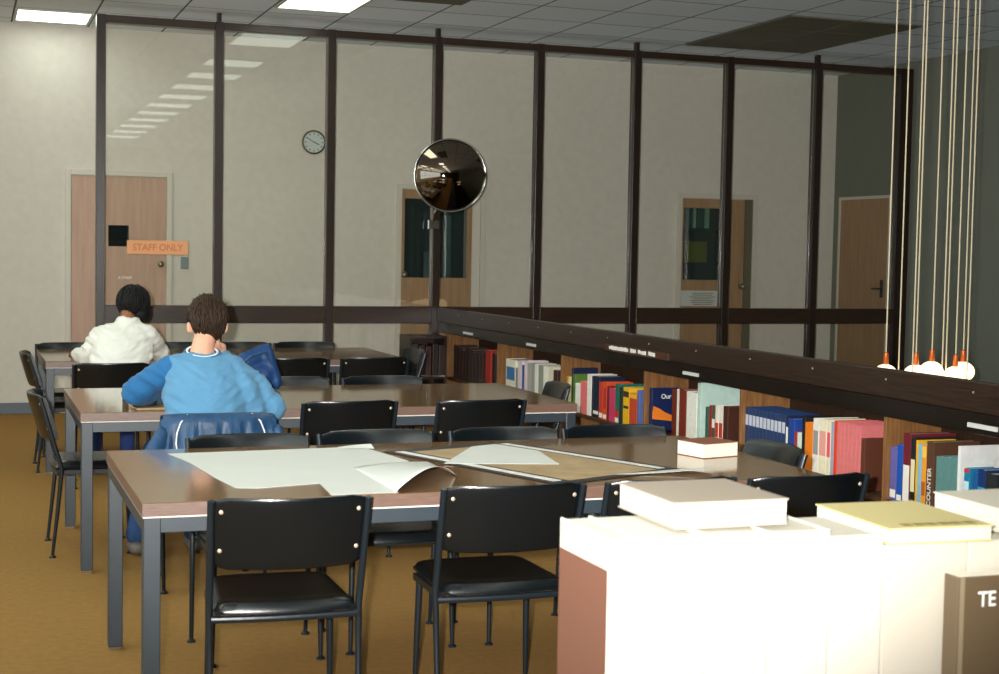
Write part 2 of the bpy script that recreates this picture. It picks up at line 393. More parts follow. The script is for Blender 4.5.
# convex mirror on the fourth post
mr = thing('convex_mirror','round convex security mirror fixed to the post above the bookcase','mirror',(3.935,PY-.26,2.16))
R_ = .31; prof = []
for k in range(0,15):
    a = k/14; prof.append((max(R_*(1-a*1.0), .0006), .10*(1-(1-a)**2)))
aim = (V((-.16,-1.0,-.04))).normalized(); q = aim.to_track_quat('Z','Y').to_matrix().to_4x4()
MB().lathe(prof,48,q).build('mirror_dome','mirror',mr,smooth='all')
rg = []
for k in range(49): rg.append(q @ V((R_*math.cos(k*PI/24),R_*math.sin(k*PI/24),0)))
MB().tube(rg,.008,8).build('rim','chrome',mr,smooth='all')
MB().lathe([(R_,-.012),(R_*.6,-.03),(.05,-.045)],32,q).build('backing','ink',mr)
br = MB(); br.cyl(q@V((0,0,-.03)),(-.09,.14,-.32),.012); br.cyl((-.09,.14,-.32),(-.09,.20,-.42),.012)
br.build('bracket_arm','chrome',mr,smooth=True)
MB().box(-.135,-.035,.175,.21,-.46,-.38).build('clamp','chrome',mr,bevel=.004)

# ------------------------------------------------------------------ ceiling fixtures
def fixture(x0,x1,y0,y1,label,group=None):
    t = thing('ceiling_light',label,'ceiling light',((x0+x1)/2,(y0+y1)/2,CH),0,group)
    a, b = (x1-x0)/2,(y1-y0)/2
    MB().box(-a,a,-b,-b+.025,-.014,0).box(-a,a,b-.025,b,-.014,0).box(-a,-a+.025,-b+.025,b-.025,-.014,0).box(a-.025,a,-b+.025,b-.025,-.014,0).build('light_frame','lframe',t)
    MB().box(-a+.026,a-.026,-b+.026,b-.026,-.011,-.002).build('diffuser','light',t)
    return t
fixture(2.34,2.965,10.8,12.03,'lit fluorescent ceiling panel above the second partition bay')
fixture(.40,1.03,13.04,13.70,'lit fluorescent ceiling panel above the staff door at far left')
for yc in (9.35,8.06,6.77,5.48,4.19,2.9,1.6,.3,-1,-2.3):
    fixture(2.35,2.96,yc-.31,yc+.31,'lit square ceiling panel in the row mirrored in the glass','square ceiling lights in a row')
for i in range(2):
    for j in range(3):
        x, y = 6.20+i*.625, 10.60+j*.625
        tag(MB().box(x+.006,x+.62,y+.006,y+.62,CH-.012,CH-.001).build('ceiling_vent','vent',loc=(x+.31,y+.31,CH-.012)),'dark olive square panel in the ceiling above the right bays','ceiling panel','dark ceiling panels')
tag(MB().box(3.12,3.66,10.6,11.26,CH-.012,CH-.001).build('ceiling_vent','vent',loc=(3.4,10.9,CH-.012)),'dark ceiling panel at the top edge right of the lit panel','ceiling panel')

# pendant lamps in the stairwell
lamps = [(5.055,7.45,.872,'leftmost glowing globe pendant, half hidden by the bookcase ledge'),(5.165,7.48,.40,None),(5.205,7.40,.45,None),(5.262,7.45,.868,'glowing globe pendant second from left above the ledge'),
 (5.365,7.44,.888,'glowing globe pendant in the middle of the cluster, highest one'),(5.41,7.40,.42,None),(5.487,7.47,.46,None),(5.517,7.42,.858,'glowing globe pendant fourth from left above the ledge'),(5.54,7.34,.44,None),(5.585,7.44,.884,'rightmost glowing globe pendant of the cluster')]
for xr in (-.25,-1.55,-2.85):  # unseen panel rows added to lift the ambient light
    for yc in (11.4,9.35,7.4,5.48,3.5,1.6,-.3,-2.3):
        fixture(xr-.31,xr+.31,yc-.61,yc+.61,'unseen long ceiling panel added as fill light left of the tables','added fill ceiling lights left of the tables')
def pendant(x,y,z,label):
    t = thing('pendant_lamp',label or 'pendant lamp of which only the pale cord shows','pendant lamp',(x,y,z),0,None if label else 'pendant lamps hanging below the ledge')
    MB().tube([(0,0,CH-z-.001),(0,0,.098)],.0042,6).build('cord','cord',t)
    MB().lathe([(.009,.10),(.014,.095),(.017,.03),(.012,.02)],16).build('socket','copper',t,smooth=True)
    MB().ball((0,0,-.03),(.069,.069,.060),3).build('globe','globe',t,smooth='all')
for l in lamps: pendant(*l)

# ------------------------------------------------------------------ bookcase with ledge
bc = thing('bookcase','long low wooden bookcase running from the partition towards the camera','bookcase',(3.95,PY-.06,0))
oy = PY-.06
def L(x): return x-3.95
UY = [12.42,11.08,9.74,8.37,7.152,5.80,4.46,3.14]
YE = 3.12
for y in UY:
    MB().box(0,.299,y-oy,y+.022-oy,0,.80).build('upright','owood',bc,bevel=.002)
for a,b in zip(UY[1:],UY):
    MB().box(.01,.27,a+.022-oy,b-oy,.395,.42).build('shelf','shelfwood',bc,bevel=.002)
    MB().box(.01,.27,a+.022-oy,b-oy,.06,.085).build('shelf','shelfwood',bc)
MB().box(.300,.318,YE-oy,-.0,0,.80).build('back_panel','back',bc)
MB().box(.0,.02,YE-oy,0,0,.058).build('plinth','ink',bc)
MB().box(-.035,.31,YE-oy,0,.803,.893).build('lower_ledge','dwood_l',bc,bevel=.004)
MB().box(-.05,.0,YE-oy,0,.893,1.020).build('upper_ledge','dwood_y',bc,bevel=.005)
MB().box(.0,.31,YE-oy,0,.893,.93).build('top_board','dwood_y',bc)
sc = MB()
for k in range(14): sc.cyl((-.0505,-.6-k*.62,.975),(-.053,-.6-k*.62,.975),.005,n=8)
sc.build('screw_heads','bolt',bc)
for y0,y1,lb in ((11.84,11.60,'white card label on bookcase ledge nearest the partition'),(10.345,10.16,'white card label on ledge above the white paperbacks'),(7.78,7.59,'white card label on ledge above the big pale green book'),(5.165,4.975,'white card label on ledge at far right above the blue books')):
    tag(MB().box(3.9085,3.9148,y1,y0,.828,.847).build('shelf_label','paper',loc=(3.911,(y0+y1)/2,.826)),lb,'label')
rs = thing('ledge_sign','small brown sign with tiny white letters on the bookcase ledge','sign',(3.893,8.4,.90))
MB().box(-.006,.006,-.46,.46,-.006,.036).build('board',mat('sign brown',(74,44,28),.4),rs)
lt = MB()
y = .44
while y > -.28:
    w = random.uniform(.012,.03)
    if random.random() < .12: y -= .03; continue
    lt.box(-.0085,-.006,y-w,y,.004+random.uniform(0,.004),.026+random.uniform(0,.006)); y -= w+.007
lt.build('white_lettering','whiteprint',rs)

# dark cabinet beside the bookcase at the partition
cb = thing('book_stand','dark brown wooden book stand against the partition left of the bookcase','cabinet',(3.72,12.3,0))
MB().box(-.165,-.145,-.1,.22,0,.785).box(.145,.165,-.1,.22,0,.785).build('side_panel','dwood',cb)
MB().box(-.145,.145,-.1,.22,.765,.785).build('top_board','dwood',cb); MB().box(-.145,.145,-.1,.22,.42,.44).build('shelf','dwood',cb)
MB().box(-.145,.145,.2,.22,0,.765).build('back_panel','back',cb)
MB().box(-.145,.145,-.125,-.1,.44,.455).build('shelf_edge','chrome',cb)
for k,(x,c) in enumerate([(-.14,(48,25,20)),(-.08,(40,23,19)),(-.02,(52,29,22)),(.04,(37,21,18)),(.095,(46,27,21))]):
    bk_ = thing('book',['dark maroon volume at left of the dark book stand','second dark volume in the dark book stand','middle dark red volume in the dark book stand','fourth dark volume in the dark book stand','dark volume at right of the dark book stand'][k],'book',(3.72+x+.026,12.28,.44),0,'dark volumes on the book stand')
    MB().box(-.025,.025,-.08,.08,0,.28-.01*(k%3)).build('cover',mat('dv%d'%k,c,.4),bk_,bevel=.004)

# ------------------------------------------------------------------ books
def book(yf, yn, zt, rgb, label, depth=.19, xf=3.975, zb=.42, group=None, lab=None, band=None, rough=.45, pagetop=True, name='book'):
    """stands on the shelf, spine to -X; yf far side, yn near side"""
    th = yf-yn-.0015; h = zt-zb
    t = thing(name,label,'book',(xf,(yf+yn)/2,zb+.001),0,group)
    c = min(.003, th*.18); mt_ = mat('cover %d %d %d'%rgb, rgb, rough, .4, noise_amt=.12, scale=30)
    m = MB(); m.box(0,c,-th/2,th/2,0,h); m.box(c,depth,-th/2,-th/2+c,0,h); m.box(c,depth,th/2-c,th/2,0,h)
    m.build('cover',mt_,t,bevel=min(.002,c*.5))
    MB().box(c,depth-.005,-th/2+c,th/2-c,.004,h-.004).build('pages','page',t)
    if lab: MB().box(-.0008,0,-th*.42,th*.42,h*lab[0],h*lab[1]).build('spine_label',mat('lab %d %d %d'%lab[2], lab[2], .5),t)
    if band: MB().box(-.0009,0,-th*.46,th*.46,h*band[0],h*band[1]).build('spine_band',mat('band %d %d %d'%band[2], band[2], .5),t)
    return t
W=(238,234,222)
# far bay: dark bound volumes and one red
ys = 12.36
for k in range(10):
    w = .075+.01*(k%3)
    book(ys,ys-w,.70-.012*(k%4),[(52,32,26),(44,30,26),(60,36,28)][k%3],'dark brown bound volume in the shadowy bay next to the partition',group='dark volumes in the farthest bay',xf=4.0); ys -= w+.002
book(11.43,11.30,.722,(168,42,30),'bright red book beside the dark volumes in farthest bay',xf=3.97)
book(11.295,11.215,.70,(34,24,22),'black book between the red book and the first oak upright',xf=3.98)
A=[(10.956,10.74,.685,(240,236,216),'thick cream book with blue patch, leftmost of pale paperbacks',(.4,.78,(60,120,170))),
(10.736,10.689,.63,(140,140,140),'thin short grey book right of the thick cream book',None),
(10.689,10.60,.687,(226,214,214),'pale pink and white book left of the blue spine',None),
(10.598,10.549,.662,(40,66,160),'bright blue thin spine among the pale paperbacks',None),
(10.549,10.485,.70,(232,214,214),'tall pink topped book just right of the blue spine',None),
(10.484,10.408,.687,(176,174,166),'light grey book, first of the grey ones in white paperback bay',None),
(10.406,10.331,.692,(160,160,154),'mid grey book left of bright white paperback',None),
(10.329,10.257,.69,(242,240,228),'bright white paperback between grey books',None),
(10.255,10.156,.688,(150,156,142),'greenish grey thick book in white paperback bay',None),
(10.154,10.056,.689,(244,240,230),'thick white paperback near the dark chair back',None),
(10.055,9.959,.697,(226,216,190),'cream paperback beside the dark brown end book',None),
(9.957,9.88,.676,(60,34,28),'dark brown book ending the row of pale paperbacks',None)]
for yf,yn,zt,c,lb,l in A: book(yf,yn,zt,c,lb,lab=l and (l[0],l[1],l[2]),depth=.17)
B_=[(9.709,9.672,.653,(190,150,50),'narrow yellow brown book, leftmost of the colourful bay',None,None),
(9.671,9.618,.65,(236,226,170),'pale yellow book at left end of colourful bay',None,None),
(9.617,9.593,.718,(24,34,70),'tall navy book standing above the green one',None,None),
(9.591,9.546,.677,(92,128,50),'grass green book with its cover showing',None,None),
(9.543,9.456,.619,(240,238,232),'short white book in front of the green cover',None,None),
(9.454,9.337,.641,(232,120,122),'salmon pink thick book in colourful bay',None,None),
(9.335,9.266,.699,(244,240,232),'tall white book right of the salmon pink one',None,None),
(9.257,9.233,.692,(30,32,40),'thin black book right of the tall white one',None,None),
(9.232,9.133,.694,(24,36,62),'thick dark navy book in the middle of colourful bay',(.08,.16,W),None),
(9.131,9.065,.664,(206,66,40),'orange red book right of the thick navy one',(.04,.16,W),None),
(9.063,9.005,.670,(222,82,36),'bright orange book with pale label at foot',(.03,.14,W),(.3,.85,(190,50,40))),
(9.003,8.966,.647,(110,34,34),'thin dark red book left of the magenta one',None,None),
(8.964,8.871,.638,(208,62,104),'magenta pink book left of the teal one',None,None),
(8.869,8.808,.672,(20,108,92),'teal green book with red and white foot',(.02,.14,W),(.15,.32,(200,40,40))),
(8.806,8.746,.659,(34,58,46),'dark green narrow book beside the yellow one',None,None),
(8.744,8.654,.664,(240,188,30),'bright yellow book with dark lettering marks',(.45,.52,(40,40,30)),(.75,.9,(60,50,30))),
(8.650,8.535,.635,(204,76,48),'brick red book overlapping the yellow one',None,(.86,.99,(236,180,40))),
(8.531,8.502,.665,(90,110,170),'thin blue and white book ending the colourful bay',None,None)]
for yf,yn,zt,c,lb,l,b in B_: book(yf,yn,zt,c,lb,lab=l,band=b,depth=.19)
# bay C
ob = book(8.358,8.317,.694,(22,36,84),'dark blue book with orange flame cover reading Our W',depth=.2)
lx = -.0225
MB().poly([(.004,.125),(.012,.165),(.05,.15),(.09,.125),(.14,.105),(.19,.10),(.19,.075),(.14,.07),(.05,.08),(.004,.085)],0,.0006).build('flame_art',mat('flame',(240,130,30),.5),ob).matrix_local = Matrix.Translation((0,-.0205,0)) @ RX90
text_obj('Our W',.04,'whiteprint',ob,mt=Matrix.Translation((.122,-.021,.222)) @ RX90,depth=.0004)
C_=[(8.043,7.98,.716,(112,44,24),'rust brown book right of the blue flame cover',None),(7.978,7.95,.722,W,'thin white book between two rust brown books',None),
(7.948,7.859,.725,(124,46,26),'thick rust brown book left of white one',None),(7.850,7.720,.722,(244,242,232),'thick white book left of the big pale green book',None),
(7.715,7.675,.782,(196,222,210),'largest pale green book standing tall with cover showing',None),
(7.612,7.570,.655,(60,100,90),'short dark green book before the pale green cover',None),(7.568,7.535,.668,(150,50,40),'thin red book before the pale green cover',None),
(7.533,7.495,.671,(90,80,70),'thin olive grey book before the pale green cover',(.5,.7,W)),(7.493,7.452,.676,(238,230,218),'white book with red bars, left one of the pair',(.3,.62,(190,60,40))),
(7.450,7.402,.681,(238,230,218),'white book with red bars, right one of the pair',(.3,.62,(190,60,40))),(7.40,7.345,.681,(74,40,30),'dark brown book block before the pale green cover',None)]
for yf,yn,zt,c,lb,l in C_: book(yf,yn,zt,c,lb,lab=l,depth=.27 if zt>.75 else (.2 if zt>.7 else .27 if c==(74,40,30) else .17))
# bay D
y = 7.148
for k in range(11):
    book(y,y-.0365,.703,(40,62,104),'navy bound volume with white spine label, one of the matching set',group='matching navy volumes',lab=(.66,.86,(196,200,214)),depth=.2); y -= .0383
D_=[(6.722,6.70,.700,(28,38,70),'tall thin navy book at right end of matching set',.22,W),(6.697,6.640,.69,(32,70,150),'royal blue book right of the navy set',.2,None),
(6.638,6.612,.63,(170,50,50),'short red book leaning by the royal blue cover',.14,None),(6.609,6.569,.628,(214,226,210),'short white and green book beside the short red one',.14,None),
(6.567,6.539,.716,(30,30,34),'tall black book behind the orange one',.22,None),(6.536,6.464,.69,(240,130,30),'bright orange book in bay of pink volumes',.18,None),
(6.462,6.409,.718,(240,234,222),'tall white book with printed spine right of orange one',.22,(150,150,150)),(6.407,6.337,.724,(242,232,204),'thick cream book with pinkish spine marks',.22,(230,160,150)),
(6.335,6.30,.723,(240,228,196),'cream book with pink strip near the pink volumes',.21,(230,90,110)),(6.298,6.272,.717,(160,170,190),'thin grey blue book near the pink volumes',.19,None),
(6.271,6.246,.727,(226,70,40),'thin red orange book touching the pink volumes',.21,None)]
for yf,yn,zt,c,lb,dp,l in D_: book(yf,yn,zt,c,lb,depth=dp,lab=l and (.4,.8,l))
y = 6.243
for k in range(6):
    book(y,y-.0325,.727,(224,122,122),'salmon pink volume, one of the matching set',group='matching pink volumes',depth=.23); y -= .0335
bk = thing('book','plain brown block book right of the pink volumes','book',(3.975,6.02,.421))
MB().box(0,.23,-.016,.016,0,.25).build('cover',mat('plain brown',(92,50,34),.5),bk,bevel=.002)
# bay E
E_=[(5.797,5.747,.662,(104,100,168),'lilac book, leftmost in the nearest bay',.15,(.05,.2,W),None),(5.745,5.702,.679,(28,84,176),'bright blue book beside the lilac one',.16,(.02,.12,W),None),
(5.70,5.645,.735,(112,34,44),'tall maroon book in the nearest bay',.24,(.03,.55,W),None),(5.642,5.607,.722,(34,34,34),'tall black book with cream spine panel',.23,(.2,.68,(232,220,180)),None),
(5.605,5.590,.715,(232,178,40),'thin yellow book right of the black one',.2,None,None),(5.589,5.562,.699,(140,190,214),'pale blue spine beside the orange book',.19,None,None),
(5.56,5.528,.70,(240,160,50),'orange yellow book left of the brown COUNTER book',.2,(.2,.42,(180,90,30)),(.8,.97,(240,200,80)))]
for yf,yn,zt,c,lb,dp,l,b in E_: book(yf,yn,zt,c,lb,depth=dp,lab=l,band=b)
cbk = book(5.526,5.474,.72,(92,62,44),'brown book with COUNTER lettered up its spine',depth=.24)
text_obj('COUNTER',.036,'whiteprint',cbk,mt=Matrix.Translation((-.0012,.0,.10)) @ Matrix.Rotation(-PI/2,4,'Z') @ RX90 @ Matrix.Rotation(PI/2,4,'Z'),depth=.0004)
for k,(a,b) in enumerate(((5.456,5.412),(5.410,5.36),(5.358,5.312))):
    q_ = book(a,b,.664+.004*k,(96,140,138),['dull teal volume, left of the three','dull teal volume, middle of the three','dull teal volume, right of the three'][k],depth=.16,group='three teal volumes')
    text_obj('A',.03,'whiteprint',q_,mt=Matrix.Translation((-.0012,0,.055)) @ Matrix.Rotation(-PI/2,4,'Z') @ RX90,depth=.0004)
book(5.308,5.290,.727,(242,242,238),'large white book with its blank cover showing at far right',depth=.26)
q_ = book(5.262,5.225,.64,(30,130,170),'bright turquoise book before the large white cover',depth=.15,band=(.92,.99,(210,50,50)),lab=(.3,.75,(200,228,236)))
book(5.205,5.172,.632,(26,90,150),'dark blue striped book before the large white cover',depth=.16,band=(.4,.55,(90,200,230)))
q_ = book(5.170,5.120,.648,(22,54,110),'thick navy book with square white label at far right',depth=.17,lab=(.3,.55,(236,240,240)),band=(.56,.68,(60,150,200)))
book(5.118,5.05,.64,(40,42,46),'black book at right edge beside the white labelled one',depth=.17,lab=(.2,.6,(120,120,110)))
for k,(a,b,c) in enumerate(((5.02,4.97,(60,60,90)),(4.965,4.90,(150,60,50)),(4.895,4.84,(210,200,180)))):
    book(a,b,.65,c,['indigo book just beyond right frame edge','brick book beyond right frame edge','cream book beyond right frame edge'][k],depth=.17)

# ------------------------------------------------------------------ tables
def make_table(loc, label, Lx=2.46):
    D = 1.2
    t = thing('reading_table',label,'table',loc)
    MB().box(0.0,Lx,0,D,.7035,.7435).build('edge_band','edge',t,bevel=.002)
    MB().box(.001,Lx-.001,.001,D-.001,.7437,.745).build('table_top','lam',t)
    MB().box(.003,Lx-.003,.003,D-.003,.698,.7034).build('trim_strip','trimw',t)
    ap = MB(); z0,z1 = .652,.6975
    ap.box(.055,Lx-.055,.006,.046,z0,z1).box(.055,Lx-.055,D-.046,D-.006,z0,z1).box(.006,.046,.055,D-.055,z0,z1).box(Lx-.046,Lx-.006,.055,D-.055,z0,z1)
    ap.build('frame_rail','steel',t,bevel=.002)
    for x in (.005,Lx-.057):
        for y in (.005,D-.057):
            l = MB().box(x,x+.052,y,y+.052,.012,.6975).build('leg','steel',t,bevel=.003)
            MB().box(x+.004,x+.048,y+.004,y+.048,0,.012).build('leg_glide','chrome',l)
    return t
T0 = make_table((.5,4.548,0),'nearest long reading table with maps spread on it',2.385)
T2 = make_table((.5,7.075,0),'middle long reading table where the person in blue sits')
T3 = make_table((.5,10.212,0),'farthest long reading table where the person in white sits')

# ------------------------------------------------------------------ chairs
def make_chair():
    t = thing('reading_chair','x','chair')
    def bow(x): return -.058*(1-(x/.225)**2)
    def seatf(s_, up):
        pass
    m = MB()
    def f(u,v):
        x = (u-.5)*2; y = -.190+.40*v-.022*(1-v)*(1-x*x)+.02*v*(1-x*x); w = .214-.016*v
        e = (1-abs(x)**10)*(1-abs(2*v-1)**12)
        return (x*w, y, .436+.028*max(e,0)**.5-.006*math.sin(PI*v)*(1-x*x))
    def nn(u,v): return (0,0,-1)
    # closed cushion: top surface plus underside
    n1,n2 = 28,28
    top = [[m.bm.verts.new(f(i/n1,j/n2)) for j in range(n2+1)] for i in range(n1+1)]
    bot = [[m.bm.verts.new((f(i/n1,j/n2)[0]*.985,f(i/n1,j/n2)[1],.424)) for j in range(n2+1)] for i in range(n1+1)]
    for i in range(n1):
        for j in range(n2):
            m.bm.faces.new((top[i][j],top[i+1][j],top[i+1][j+1],top[i][j+1])); m.bm.faces.new((bot[i][j],bot[i][j+1],bot[i+1][j+1],bot[i+1][j]))
    for i in range(n1):
        m.bm.faces.new((top[i][0],bot[i][0],bot[i+1][0],top[i+1][0])); m.bm.faces.new((top[i][n2],top[i+1][n2],bot[i+1][n2],bot[i][n2]))
    for j in range(n2):
        m.bm.faces.new((top[0][j],top[0][j+1],bot[0][j+1],bot[0][j])); m.bm.faces.new((top[n1][j],bot[n1][j],bot[n1][j+1],top[n1][j+1]))
    m.build('seat','vinyl',t,smooth=True)
    # backrest: bowed padded panel between the posts
    def yz(z): return -.165-(z-.43)*.30
    m = MB(); nu, nv = 20, 8; th = .026
    def pt(u, a):
        x = (u-.5)*2*.226; hz, hy = .112, th/2
        ca, sa = math.cos(a), math.sin(a)
        # superellipse section
        k = .42
        zz = hz*math.copysign(abs(sa)**k, sa); yy = hy*math.copysign(abs(ca)**k, ca)
        z = .676+zz*(1-.10*max(0,abs((u-.5)*2)-.8)/.2)
        return (x, yz(z)+bow(x)+yy+.018, z)
    na = 28
    rings = [[m.bm.verts.new(pt(i/nu, 2*PI*k/na)) for k in range(na)] for i in range(nu+1)]
    for i in range(nu):
        for k in range(na): m.bm.faces.new((rings[i][k],rings[i][(k+1)%na],rings[i+1][(k+1)%na],rings[i+1][k]))
    m.bm.faces.new(rings[0][::-1]); m.bm.faces.new(rings[-1])
    m.build('backrest','vinyl',t,smooth=True)
    for s in (-1,1):
        pts = [(s*.222,-.208,.012),(s*.224,-.185,.22),(s*.226,-.165,.43),(s*.228,-.195,.53),(s*.231,-.235,.67),(s*.233,-.266,.778)]
        l = MB().tube(pts,.0105,10,taper=[.008,.010,.0115,.0115,.011,.0105]).build('leg','csteel',t,smooth=True)
        MB().lathe([(.017,0),(.017,.006),(.008,.013)],12,Matrix.Translation((s*.222,-.208,0))).build('foot_glide','csteel',l)
        l = MB().tube([(s*.200,.160,.012),(s*.196,.15,.22),(s*.192,.14,.415)],.0105,10,taper=[.008,.011,.013]).build('leg','csteel',t,smooth=True)
        MB().lathe([(.017,0),(.017,.006),(.008,.013)],12,Matrix.Translation((s*.200,.160,0))).build('foot_glide','csteel',l)
        for z in (.745,.625):
            MB().ball((s*.203,yz(z)+bow(s*.203)+.018-th/2-.001,z),(.0075,.004,.0075)).build('bolt','bolt',t,smooth='all')
    fr = MB()
    for s in (-1,1): fr.box(s*.2-.008,s*.2+.008,-.17,.17,.398,.422)
    fr.box(-.2,.2,.13,.145,.40,.422)
    pts = [((k/10-.5)*2*.222, -.180-.014*(1-((k/10-.5)*2)**2), .408) for k in range(11)]
    fr.tube(pts,.0,8,taper=[(.009,.012)]*11)
    fr.build('seat_frame','csteel',t,bevel=.002)
    return t
chair0 = make_chair(); used = False
def chair(x, y, rz, label, group=None):
    """x, y: floor point under the middle of the backrest top"""
    global used
    c = chair0 if not used else copy_tree(chair0); used = True
    r = math.radians(rz)
    fx, fy = -math.sin(r), math.cos(r)
    c.location = (x+fx*.270, y+fy*.270, 0); c.rotation_euler = (0,0,r); c['label'] = label
    c['group'] = group or 'black vinyl reading chairs'
    return c
chair(.905,4.325,-3,'black vinyl chair with its back to the camera, left one before the nearest table')
chair(1.635,4.40,-1,'black vinyl chair in the centre foreground before the nearest table')
chair(2.185,4.40,2,'black chair before nearest table, mostly hidden by the stacked books')
chair(2.685,4.37,3,'black chair before nearest table in front of the pink volumes')
chair(1.04,5.80,180,'black chair beyond nearest table just in front of the hung navy jacket')
chair(1.56,5.83,180,'black chair beyond nearest table, second from left above the white map')
chair(2.105,5.82,180,'black chair beyond nearest table behind the white triangular sheet')
chair(2.60,5.81,180,'black chair beyond nearest table at right beside the colourful books')
chair(2.985,5.10,86,'black chair at right end of nearest table before the navy volumes')
chair(1.04,6.52,0,'black chair the person in blue sits on with jacket over it')
chair(1.755,7.02,2,'black chair at the middle table directly right of the person in blue')
chair(2.41,6.97,4,'black chair at the middle table near its right end')
chair(1.72,8.345,180,'black chair beyond middle table right of the blue bag')
chair(2.27,8.345,180,'black chair beyond middle table, right one with glossy back')
chair(.338,7.70,-90,'black chair at left end of the middle table')
chair(3.13,7.74,81,'black chair at right end of the middle table by the shelves')
chair(.865,9.50,0,'black chair the person in white sits on')
chair(2.07,9.83,0,'black chair at farthest table, left one of two near side backs')
chair(2.63,9.85,0,'black chair at farthest table, right one of two near side backs')
chair(.73,11.48,180,'black chair beyond farthest table near the white sleeved hand')
chair(1.53,11.48,180,'black chair beyond farthest table between the two heads')
chair(1.99,11.48,180,'black chair beyond farthest table behind the blue bag')
chair(2.49,11.48,180,'black chair beyond farthest table, rightmost of its far side')
chair(.395,10.53,-90,'black chair at left end of the farthest table')
chair(3.13,10.55,90,'black chair at right end of farthest table beside the dark book stand')

# ------------------------------------------------------------------ papers on the nearest table
ZT = .745
sh = thing('map_sheet','large white map sheet lying blank side up on the nearest table','map',(1.1,5.1,ZT))
P = [(.711,5.614),(1.46,5.661),(1.53,5.24),(1.34,5.05),(1.30,4.86),(1.30,4.565),(1.082,4.565),(1.098,4.80),(.883,4.745),(.816,4.773),(.787,4.996),(.756,5.364)]
MB().poly([(x-1.1,y-5.1) for x,y in P],.0006,.0016).build('flat_sheet','paper',sh)
def curl(u,v):
    x = 1.29+.30*u; yn = 4.56+.30*u**1.6; yf = 5.12+.08*u
    y = yn+(yf-yn)*v
    z = .002+(.055*(1-v)**1.2+.006)*math.sin(PI*min(u*1.02,1))**.8
    return (x-1.1,y-5.1,z)
MB().grid(curl,24,12,thick=.0008,nrm=lambda u,v:(0,0,1)).build('curled_corner','paper',sh,smooth='all')
MB().grid(lambda u,v: (1.36-1.1+.13*u, 5.60-5.1+.05*v-.02*u, .003+.012*u*v+.008*u*(1-u)),8,4,thick=.0006,nrm=lambda u,v:(0,0,1)).build('turned_corner','paper',sh)
mp = thing('printed_map','tan printed map with black lettered border on the nearest table','map',(1.95,5.1,ZT))
Q = [V((1.50,5.503)),V((2.06,5.668)),V((2.427,4.817)),V((1.86,4.58))]
def qp(u,v): return (Q[0].lerp(Q[1],u)).lerp(Q[3].lerp(Q[2],u),v)
def quad(u0,u1,v0,v1,z0,z1,m,n):
    pts = [qp(u0,v0),qp(u1,v0),qp(u1,v1),qp(u0,v1)]
    return MB().poly([(p.x-1.95,p.y-5.1) for p in pts],z0,z1).build(n,m,mp)
quad(0,1,0,1,.0026,.0034,'ink','map_border')
quad(.15,.87,.07,.95,.0035,.0039,'mapp','map_face')
for (u0,u1) in ((.05,.115),(.90,.96)):
    lt = MB()
    v = .04
    while v < .93:
        w = random.uniform(.008,.02)
        if True:
            pts = [qp(u0,v),qp(u1,v),qp(u1,v+w),qp(u0,v+w)]
            lt.poly([(p.x-1.95,p.y-5.1) for p in pts],.0035,.0039)
        v += w+.006
    lt.build('border_lettering','whiteprint',mp)
MB().grid(lambda u,v: (2.43-1.95+.13*u-.20*v*(1-u)-.1*v, 4.82-5.1-.04*u-.07*v, .003+.014*u*u),8,4,thick=.0008,nrm=lambda u,v:(0,0,1)).build('curled_edge','paper',mp)
tri = tag(MB().poly([(x,y) for x,y in [(1.627,5.121),(1.877,5.55),(1.99,5.60),(2.09,5.377),(2.033,5.019)]],ZT+.0046,ZT+.0056).build('loose_sheet','paper',loc=(1.9,5.3,ZT+.0046)),'small loose white sheet lying on top of the tan map','paper')
tb = thing('thick_book','thick white book with brown cover lying on the nearest table','book',(2.642,5.061,ZT),math.radians(14))
MB().box(0,.175,.0,.16,.0,.003).box(0,.175,.0,.16,.054,.057).build('cover',mat('rust cover',(140,84,58),.5),tb,bevel=.001)
MB().box(.003,.172,.003,.157,.003,.054).build('pages','page',tb)

# items on middle table
bt = thing('small_bottle','small black bottle standing on the middle table by blue sleeve','bottle',(.743,7.5,ZT))
MB().lathe([(.014,0),(.015,.01),(.015,.05),(.009,.062),(.009,.075)],16).build('bottle_body','ink',bt,smooth=True)
MB().lathe([(.0095,.075),(.0095,.088),(.006,.09)],16).build('cap','csteel',bt)
nbk = thing('notebook','tan notebook under the left arm of the person in blue','notebook',(.87,7.2,ZT),.1)
MB().box(-.12,.12,-.07,.12,.001,.012).build('cover','mapp',nbk,bevel=.002)
gl = thing('sunglasses','dark folded glasses on the tan notebook','glasses',(.80,7.20,ZT+.0125),.2)
MB().ball((-.035,0,.012),(.026,.006,.017)).ball((.035,0,.012),(.026,.006,.017)).build('lens','ink',gl,smooth='all')
MB().tube([(-.065,0,.02),(.065,0,.02)],.003,6).tube([(-.065,0,.02),(.06,.03,.018)],.002,6).build('frame','ink',gl)

# blue bag
bg = thing('backpack','bright blue nylon bag slumped on far side of the middle table','bag',(1.475,8.05,ZT))
blob([[((-.06,0,.07),(.07,.08,.07)),((.05,0,.08),(.075,.08,.08))],[((-.04,.0,.15),(.07,.06,.06)),((.05,0,.20),(.055,.04,.045)),((.07,0,.235),(.022,.02,.02))],[((.075,-.02,.17),(.035,.04,.05)),((.115,-.03,.05),(.03,.04,.05))]],'bag_body','bag',bg,voxel=.01,smooth=4)
MB().tube([(-.10,-.06,.12),(-.03,-.07,.19),(.05,-.06,.21),(.10,-.05,.1)],.008,6).build('strap','jacket',bg)

